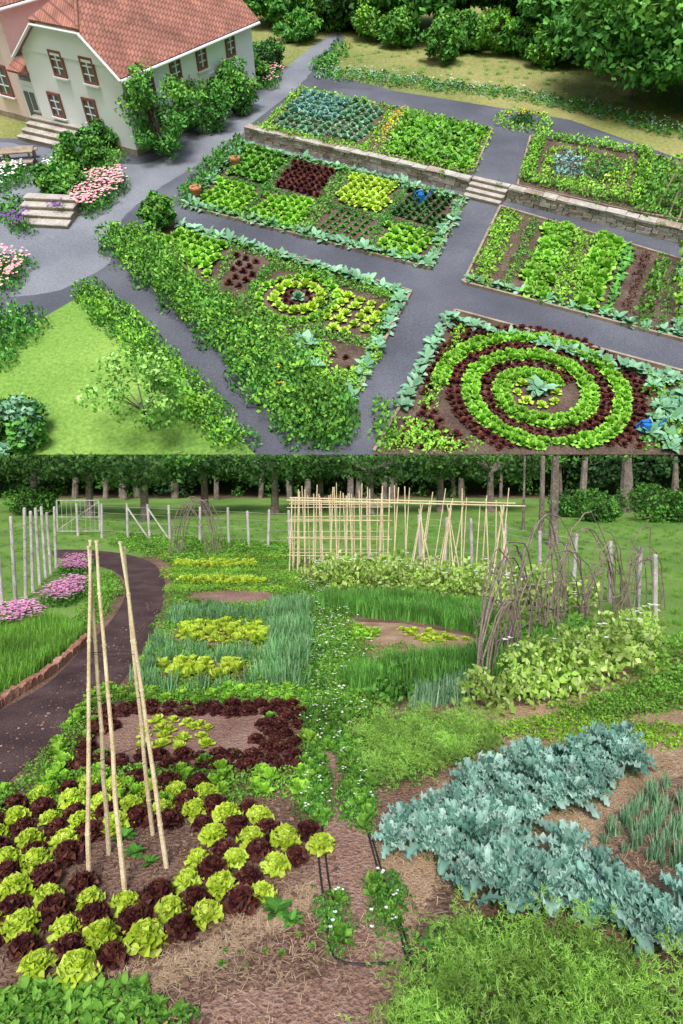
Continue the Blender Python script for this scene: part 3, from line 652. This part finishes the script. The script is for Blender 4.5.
# ---- pink house
H1=empty('pink_house'); P2=P1+e1*(L1+3.4)+e2*1.0
house(H1,P2,15,20,13,'pinkwall',4,.75)
A=Acc()
for a,w in ((3.2,10.3),(8,10.3),(3.2,4.5),(8,4.5)): win(A,p3(P2,a,0,w),E1,-E2,2.2,3.2)
A.build('windows',['frame','glass','trim'],'B',H1)
A=Acc(); q=P2-e1*3.3-e2*1.0
A.box(p3(q,1.6,3,2.6),E1*1.5,E2*2.4,Z*2.6,0); A.prism([p3(q,-.2,-.3,6.2),p3(q,3.3,-.3,6.2),p3(q,3.3,5,8.6),p3(q,-.2,5,8.6)],.3,1)
A.box(p3(q,1.6,.5,2.4),E1*1.0,E2*.08,Z*2.2,2)
A.box(p3(q,1.1,.38,2.4),E1*.36,E2*.06,Z*1.7,3);A.box(p3(q,2.1,.38,2.4),E1*.36,E2*.06,Z*1.7,3)
A.build('entrance_porch',['plaster','roof','trim','glass'],'B',H1)
A=Acc(); g=G(20,165,'B')
A.box([*g,1.6],[2,.4,0],[-.2,.9,0],[0,0,.08]); 
for sx in(-1.6,1.6):
    for sy in (-.6,.6): A.box([g[0]+sx,g[1]+sy+sx*.2,.75],[.09,0,0],[0,.09,0],[0,0,.76])
for k in(-1,1): A.box([g[0]-.3*k,g[1]+1.8*k,.95],[2,.4,0],[-.08,.35,0],[0,0,.07]); A.box([g[0]-1.5-.3*k,g[1]-.3+1.8*k,.45],[.08,0,0],[0,.3,0],[0,0,.44]);A.box([g[0]+1.5-.3*k,g[1]+.3+1.8*k,.45],[.08,0,0],[0,.3,0],[0,0,.44])
A.build('picnic_table',['timber'],'B')

# ---- beds
def lerp4(q,s,t):
    a,b,c,d=[np.array(v,float) for v in q]; return tuple((a*(1-s)+b*s)*(1-t)+(d*(1-s)+c*s)*t)
def sub(q,s0,s1,t0,t1): return [lerp4(q,s0,t0),lerp4(q,s1,t0),lerp4(q,s1,t1),lerp4(q,s0,t1)]
def bed(poly,z=.06,name='bed_soil'):
    sheet(name,poly,'soilB',z,'B')
    P=GP(poly,'B'); A=Acc()
    for i in range(len(P)):
        a,b=P[i],P[(i+1)%len(P)]
        if a[1]<.3 and b[1]<.3: continue
        a=a.copy();b=b.copy(); a[1]=max(a[1],.2);b[1]=max(b[1],.2)
        d=(b-a);L=np.linalg.norm(d)
        if L<.1: continue
        d/=L;q=np.array([-d[1],d[0]]); A.box([*((a+b)/2),LEVEL+.14],[*(d*L/2),0],[*(q*.11),0],[0,0,.16+.002*i])
    A.build('bed_edging',['timber'],'B')
def let(poly,sp,size,mat,hs=1.1,tk='lettS'): plant('lettuce_plants' if mat!='red' else 'red_lettuce_plants',poly,tk,sp,size,mat,'B',jit=.08,ang=gang,hs=hs,rows=True,var=.12)
def edgeplants(poly,sp,size,mat,tk='domeS',hs=1,name='border_plants',closed=True,z=0): stamp(name,tk,along(poly,sp,'B',closed),size,mat,'B',hs=hs,z=z)
# stone wall (front of the raised terrace)
A=Acc()
wa,wb,wc_,wd=G(247,138,'B'),G(468,191,'B'),G(507,200,'B'),G(800,271,'B')
for a,b in ((wa,wb),(wc_,wd)):
    d=b-a;L=np.linalg.norm(d);d=d/L;q=np.array([-d[1],d[0]]); 
    for row in range(3):
        s_=0
        while s_<L:
            l=random.uniform(.5,1.6); l=min(l,L-s_+.05); c=a+d*(s_+l/2)+q*random.uniform(-.08,.08)
            A.box([*c,.22+row*.41],[*(d*(l/2-.03)),0],[*(q*.42),0],[0,0,.19],random.choice([0,0,1]),jit=.035); s_+=l
    s_=0
    while s_<L:
        l=min(random.uniform(1.2,2.4),L-s_+.05); c=a+d*(s_+l/2)+q*random.uniform(-.06,.06); A.box([*c,1.36],[*(d*(l/2-.03)),0],[*(q*.55),0],[0,0,.1],random.choice([0,0,1]),jit=.05); s_+=l
A.build('stone_retaining_wall',['slabst','st2'],'B')
stamp('wall_creeper_plants','domeS',along([(250,136),(466,188)],3.5,'B',False,jit=.5),.45,'green','B',z=1.4); stamp('wall_creeper_plants','domeS',along([(510,199),(683,240)],3.5,'B',False,jit=.5),.45,'green','B',z=1.4)
wn=np.array([-gd_[1],gd_[0]])/np.linalg.norm(gd_)
mid=(wb+wc_)/2
A=Acc()
wdir=gd_/np.linalg.norm(gd_); hw=np.linalg.norm(wc_-wb)/2-.15
for i in range(4):
    c=mid+wn*(-1.6+.75*i); h=.3*(i+1); A.box([*c,h/2],[*(wdir*hw),0],[*(wn*.375),0],[0,0,h/2],1,jit=.015); A.box([*(c-wn*.05),h+.04],[*(wdir*(hw-.01)),0],[*(wn*.38),0],[0,0,.05],0,jit=.02)
A.build('stone_steps',['slabst','st2'],'B')
back=[tuple(wa+wn*.35),tuple(wb+wn*.35),tuple(wc_+wn*.35),tuple(wd+wn*.35)]+[tuple(G(x,y,'B',1.2)) for x,y in ((820,195),(683,163),(570,121),(500,108),(400,92),(300,86))]
sheet('terrace_gravel_ground',back,'gravel',1.2,'B',raw=True)
A=Acc()
bk=[np.array(p) for p in back]
for i in range(3,len(bk)):
    a,b=bk[i],bk[(i+1)%len(bk)]
    A.add([[a[0],a[1],0],[b[0],b[1],0],[b[0],b[1],1.19],[a[0],a[1],1.19]],[[0,1,2,3]])
A.build('terrace_bank',['gravel'],'B')
LEVEL=1.2
bed([(262,131),(300,89),(492,131),(473,174)],.3)
B1=[(258,131),(473,176),(492,131),(300,89)]
edgeplants(sub(B1,.02,.98,.04,.96),.7,.85,'bright'); stamp('border_plants','domeS',along([lerp4(B1,.49,0),lerp4(B1,.49,1)],.7,'B',False),.8,'bright','B')
let(sub(B1,.04,.46,.08,.94),1.25,.8,'bluegreen',1.1,'lettS'); dom('cabbage_plants',sub(B1,.04,.46,.08,.94),1.2,.5,'green'); let(sub(B1,.05,.28,.45,.92),1.25,.85,'kale',1.2,'lettS')
dom('marigold_plants',sub(B1,.51,.55,.05,.95),.8,.75,'yellow'); plant('marigold_plants',sub(B1,.51,.55,.3,.95),'flower',1.2,.55,'orange','B',z=.4)
let(sub(B1,.57,.97,.06,.95),1.15,1.0,'grass',1.2,'broadS'); let(sub(B1,.57,.97,.06,.95),1.5,.8,'bright',1.4,'lettS'); dom('herb_plants',sub(B1,.57,.97,.06,.95),1.0,.85,'green')
# top right raised bed
bed([(517,187),(640,215),(700,225),(700,172),(660,158),(530,138)],.3)
o6=[(524,183),(633,208),(645,158),(540,140)]
edgeplants(o6,.7,.95,'grass',hs=1.2,name='box_hedge'); edgeplants(o6,.8,.8,'bright',hs=1,name='box_hedge',z=.6)
i6=sub(o6,.15,.86,.2,.8); edgeplants(i6,.6,.8,'bright',hs=1.1); edgeplants([lerp4(o6,.5,.17),lerp4(o6,.5,.83)],.6,.8,'bright',closed=False)
dom('herb_plants',sub(o6,.2,.47,.26,.75),.9,.75,'kale',1.1);dom('herb_plants',sub(o6,.54,.82,.26,.75),.9,.85,'green',1.2); dom('herb_plants',sub(o6,.2,.82,.26,.5),1.4,.85,'dark',1.2);plant('herb_plants',sub(o6,.25,.5,.3,.75),'fewfl',1.6,.6,'purple','B',z=.8); dom('herb_plants',sub(o6,.6,.82,.26,.5),1.3,.9,'yellow',1.2)
dom('garden_hedge',[(638,215),(652,162),(672,166),(658,219)],.8,1,'grass',1.3)
dom('garden_hedge',[(658,219),(672,166),(700,174),(700,224)],1,.9,'green',1.1)
cc=G(522,122,'B'); n=18
stamp('round_bed_plants','domeS',[cc+2.9*np.array([math.cos(t*6.283/n),math.sin(t*6.283/n)]) for t in range(n)],.9,'bright','B'); stamp('round_bed_plants','domeS',[cc+rng.normal(size=2)*1.0 for _ in range(20)],.85,'dark','B')
stamp('round_bed_plants','fewfl',[cc+rng.normal(size=2)*1.0 for _ in range(8)],.7,'orange','B',z=.4)
A=Acc()
for px,py in ((655,212),(668,218),(678,222),(660,200),(692,226)):
    g=G(px,py,'B');t=G(676,205,'B'); A.cyl([*g,LEVEL],[t[0]+random.uniform(-.3,.5),t[1],LEVEL+10.5],.1,.06,0,6)
A.build('bean_pole_tepee',['bamboo'],'B'); 
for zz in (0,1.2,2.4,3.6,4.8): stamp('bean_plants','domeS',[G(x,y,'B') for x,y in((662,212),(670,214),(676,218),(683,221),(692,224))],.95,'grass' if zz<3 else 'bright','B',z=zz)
LEVEL=0.0
# middle bed
B2=[(183,207),(430,270),(466,199),(240,143)]
bed(B2)
edgeplants(sub(B2,.015,.985,.03,.97),1.1,1.1,'bluegreen','broadS',.9,'artichoke_plants'); edgeplants(sub(B2,.015,.985,.03,.97),.8,.7,'grass'); edgeplants(sub(B2,.46,.49,.02,.98),.7,.75,'grass',hs=.9)
for q in (sub(B2,.05,.45,.46,.51),sub(B2,.5,.95,.46,.51),sub(B2,.225,.25,.05,.95),sub(B2,.725,.75,.05,.95)): dom('border_plants',q,.5,.55,'green',.8)
dom('ground_cover_plants',sub(B2,.05,.22,.05,.95),.9,.36,'green',.7)
let(sub(B2,.05,.22,.06,.44),1.05,.75,'bright');let(sub(B2,.26,.45,.06,.44),.95,.68,'bright');let(sub(B2,.05,.22,.55,.94),1.1,.8,'grass');let(sub(B2,.26,.44,.55,.94),.85,.6,'red')
let(sub(B2,.76,.95,.06,.44),1.15,.8,'bright');let(sub(B2,.52,.71,.06,.44),.9,.38,'green');let(sub(B2,.52,.71,.55,.94),1.0,.72,'yellow');let(sub(B2,.76,.95,.55,.94),.95,.55,'dark')
# lower left bed
bed([(150,232),(180,224),(411,293),(345,416),(318,400),(255,330),(205,290)])
edgeplants([(182,228),(405,295),(345,408)],1.2,1.1,'bluegreen','broadS',.9,'artichoke_plants',False); edgeplants([(182,230),(400,297)],.8,.75,'grass',closed=False)
for dd in (0,3): edgeplants([(250,296-dd),(275,266-dd),(395,302-dd),(372,347-dd),(320,336-dd),(252,314-dd)],.6,.6,'grass',hs=1.1)
edgeplants([(331,284),(316,332)],.5,.62,'grass',closed=False); edgeplants([(236,248),(215,290)],.6,.6,'grass',closed=False)
let([(160,240),(185,232),(228,245),(206,278)],1.0,.75,'bright');let([(222,282),(240,252),(262,260),(245,292)],1.1,.5,'red')
c=G(298,300,'B')
for r,mt,s_,dn in ((0,'bluegreen',.9,1),(1.1,'red',.4,.7),(2.1,'yellow',.72,.85),(3.5,'bright',.55,.8)):
    n=max(1,int(6.28*r/dn)); stamp('lettuce_plants','lettS',[c+r*np.array([math.cos(t*6.283/n),math.sin(t*6.283/n)]) for t in range(n)],s_,mt,'B',hs=1.2)
let([(338,290),(390,306),(368,341),(322,329)],1.2,.66,'yellow')
dom('border_plants',[(300,362),(318,340),(332,352),(324,372),(350,376),(372,350),(384,354),(345,408),(314,394)],.6,.75,'bright',1.0)
dom('border_plants',[(245,320),(256,312),(320,342),(310,360),(270,345)],.9,.8,'grass')
let([(330,355),(352,356),(365,350),(348,372)],1.0,.45,'red')
plant('artichoke_plants',[(285,345),(312,345),(307,372)],'broad',1.3,1.4,'bluegreen','B')
bh=[(298,457),(305,420),(325,395),(345,412),(350,457)]
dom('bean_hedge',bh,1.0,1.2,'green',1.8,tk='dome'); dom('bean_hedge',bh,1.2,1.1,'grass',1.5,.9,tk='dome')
# right rows bed
bed([(463,284),(760,362),(760,285),(683,262),(500,208)]); q5=[(463,284),(683,342),(700,268),(500,208)]
def rows5(s0,s1,mat,sp,size,hs=1,tk='domeS'): plant('vegetable_rows',sub(q5,s0,s1,.04,.97),tk,sp,size,mat,'B',hs=hs,jit=.15)
rows5(.02,.1,'bright',.7,.8);rows5(.16,.2,'grass',.6,.55);rows5(.25,.36,'bright',.85,.9,1.1,'lettS');rows5(.25,.36,'grass',.85,.9,1.0);rows5(.38,.47,'bright',.9,.85,1.2);rows5(.49,.59,'bright',.85,.9,1.3,'lettS');rows5(.49,.59,'grass',.9,.9,1);rows5(.62,.66,'green',.7,.75,1.,'broadS');rows5(.78,.84,'grass',.9,.95,1.6);rows5(.92,1.1,'bluegreen',1.2,1.,1,'broadS');rows5(.7,.75,'red',.8,.55);rows5(.87,.9,'green',.7,.5)
edgeplants([(468,280),(690,340)],1.2,1.0,'bluegreen','broadS',.9,'artichoke_plants',False)
rows5(.95,1.3,'grass',1.0,.85); dom('bean_plants',[(668,330),(683,262),(700,268),(690,340)],1.0,1.0,'bright',1.5,.8)
# spiral bed
bed([(455,312),(800,405),(800,457),(374,457),(396,415)]); cs=G(537,394,'B')
gp=[]; rp2=[]; last=None
for t in np.arange(0,2.4*2*math.pi,.02):
    r=1.8+t/(2*math.pi)*2.35
    p=cs+r*np.array([math.cos(t+.5),math.sin(t+.5)])
    if last is None or np.linalg.norm(p-last)>.5:
        last=p; o=(p-cs)/r; gp+= [p+o*.34,p-o*.30] ; rp2+=[p+o*.98,p+o*1.5]
gp=np.array(gp);rp2=np.array(rp2); gp=gp[gp[:,1]>.6]; rp2=rp2[rp2[:,1]>.6]
stamp('spiral_lettuce_plants','lettS',gp,.56,'bright','B',hs=1.3); stamp('spiral_lettuce_plants','domeS',gp[::2],.5,'grass','B'); stamp('red_lettuce_plants','lettS',rp2,.44,'red','B',hs=1.1)
n=8; stamp('spiral_lettuce_plants','lettS',[cs+1.5*np.array([math.cos(t*6.283/n),math.sin(t*6.283/n)]) for t in range(n)],.55,'yellow','B')
stamp('artichoke_plants','broad',[cs,cs+[.3,.2]],1.3,'bluegreen','B')
q=fillp([(392,457),(418,405),(455,322),(650,378),(650,457)],.78,'B',.08,gang,rows=True); q=q[(np.linalg.norm(q-cs,axis=1)>8.2)]
stamp('red_lettuce_plants','lettS',q,.48,'red','B')
edgeplants([(452,322),(700,390)],1.0,1.05,'bluegreen','broadS',1,'artichoke_plants',False); edgeplants([(447,320),(400,415)],1.0,1.0,'bluegreen','broadS',1,'artichoke_plants',False)
for s0,s1 in (((462,330),(425,410)),((425,440),(470,457))): edgeplants([s0,s1],.6,.7,'bright',closed=False)
q=fillp([(380,457),(385,440),(402,418),(425,425),(445,440),(520,452),(520,457)],.75,'B'); q=q[np.linalg.norm(q-cs,axis=1)>8.0]
stamp('border_plants','domeS',q,.8,'bright','B')
dom('border_plants',[(376,457),(376,405),(390,408),(392,457)],.8,.9,'grass',1.6)
plant('artichoke_plants',[(648,375),(700,390),(700,457),(643,457)],'broad',1.5,1.1,'bluegreen','B'); dom('ground_cover_plants',[(648,375),(700,390),(700,457),(643,457)],1.0,.8,'grass')
# small props
def can(px,py,mat,name):
    A=Acc();g=G(px,py,'B');c=np.array([*g,0.]); A.cyl(c,c+Z*.9,.42,.36,0,8); A.tube([c+[.35,0,.2],c+[.9,0,.8],c+[1.15,0,1.1]],.09,0); A.cyl(c+[1.1,0,1.05],c+[1.25,0,1.2],.1,.2,0,6)
    A.tube([c+[-.36,0,.3],c+[-.75,0,.6],c+[-.5,0,1.1],c+[0,0,1.25],c+[.3,0,.9]],.06,0); A.build(name,[mat],'B')
can(420,202,'blue','watering_can'); can(643,432,'blue','watering_can')
for px,py in ((197,198),(236,168)):
    A=Acc();g=G(px,py,'B');c=np.array([*g,0.]);A.cyl(c,c+Z*1.0,.38,.6,0,8);A.cyl(c+Z*1.0,c+Z*1.2,.68,.68,0,8); stamp('','domeS',[[g[0],g[1],1.2]],.7,'green','B',acc=A,mi=1); A.build('terracotta_plant_pot',['pot','green'],'B')
dom('garden_hedge',[(175,205),(205,165),(238,138),(245,145),(225,170),(190,205)],.9,.9,'green',1.3)
# background : flower strip, trees
fs=[(312,78),(320,66),(420,80),(520,92),(600,106),(683,128),(760,145),(760,155),(683,142),(600,118),(520,101),(440,92),(330,80)]
dom('flower_strip_plants',fs,1.3,.9,'green',.9); dom('flower_strip_plants',fs,2.2,.9,'bluegreen',1.1)
plant('flower_strip_plants',fs,'fewfl',1.8,.55,'white','B',z=.5)
dom('meadow_bushes',[(312,72),(340,45),(350,48),(330,75)],1.5,1.4,'green',1.2)
plant('meadow_grass',[(318,66),(360,40),(760,60),(760,150),(683,132),(420,84)],'fine',2.6,1.0,'grass','B',hs=.4,jit=.8)
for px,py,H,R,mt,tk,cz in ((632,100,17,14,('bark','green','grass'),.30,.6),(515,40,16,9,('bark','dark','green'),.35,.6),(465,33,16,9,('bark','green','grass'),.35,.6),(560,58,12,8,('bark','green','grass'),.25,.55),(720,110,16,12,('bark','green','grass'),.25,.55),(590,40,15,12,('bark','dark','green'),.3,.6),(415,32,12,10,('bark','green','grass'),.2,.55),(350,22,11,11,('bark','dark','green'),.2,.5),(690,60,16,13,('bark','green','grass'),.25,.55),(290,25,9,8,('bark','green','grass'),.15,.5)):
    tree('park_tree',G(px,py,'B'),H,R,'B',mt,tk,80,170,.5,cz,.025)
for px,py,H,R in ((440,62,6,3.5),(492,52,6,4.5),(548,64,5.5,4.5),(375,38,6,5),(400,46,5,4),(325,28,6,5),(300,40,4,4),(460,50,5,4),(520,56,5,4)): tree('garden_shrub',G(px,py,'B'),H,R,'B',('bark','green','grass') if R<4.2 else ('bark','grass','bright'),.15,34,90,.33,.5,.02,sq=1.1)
A=Acc()
for k in range(460):
    v=random.uniform(148,215);c=np.array([random.uniform(-110,150),v,random.uniform(1,16)]);n=90;g=rng.normal(size=(n,3));g/=np.linalg.norm(g,axis=1)[:,None]
    V,F=leafq(c+g*random.uniform(3,5.5),1.0,g);A.add(V,F,random.choice([0,0,1]))
A.build('distant_tree_mass',['dark','green'],'B')
A=Acc(); a=G(500,24,'B');b=G(760,34,'B'); A.box([*((a+b)/2),1.5],[*((b-a)/2),0],[0,.3,0],[0,0,1.5]); A.build('garden_boundary_wall',['slabst'],'B')

# =====================================================================  light + camera
sd=Vector((-.04,-.84,.66)).normalized(); el=math.asin(sd.z); rot=math.atan2(sd.x,sd.y)
w=bpy.data.worlds.new('World'); sc.world=w; w.use_nodes=True; nt=w.node_tree
sk=nt.nodes.new('ShaderNodeTexSky'); sk.sky_type='NISHITA'; sk.sun_disc=False; sk.sun_elevation=el; sk.sun_rotation=rot; sk.air_density=1.0; sk.dust_density=2.5
nt.links.new(sk.outputs[0],nt.nodes['Background'].inputs[0]); nt.nodes['Background'].inputs[1].default_value=.15
l=bpy.data.lights.new('sun','SUN'); l.energy=3.7; l.angle=math.radians(20); l.color=(1,.97,.93); lo=bpy.data.objects.new('sun',l); lo.rotation_euler=sd.to_track_quat('Z','Y').to_euler(); sc.collection.objects.link(lo)
cd=bpy.data.cameras.new('camera'); cam=bpy.data.objects.new('camera',cd); sc.collection.objects.link(cam)
cam.location=(0,0,EYE); cam.rotation_euler=(math.radians(90)-PITCH,0,0); cd.sensor_fit='VERTICAL'; cd.sensor_height=36; cd.lens=FOC/1024*36; cd.clip_end=3000; cd.clip_start=.05
sc.camera=cam
sc.view_settings.view_transform='Standard'; sc.view_settings.look='None'; sc.view_settings.exposure=0
print('faces',sum(len(o.data.polygons) for o in bpy.data.objects if o.type=='MESH'))
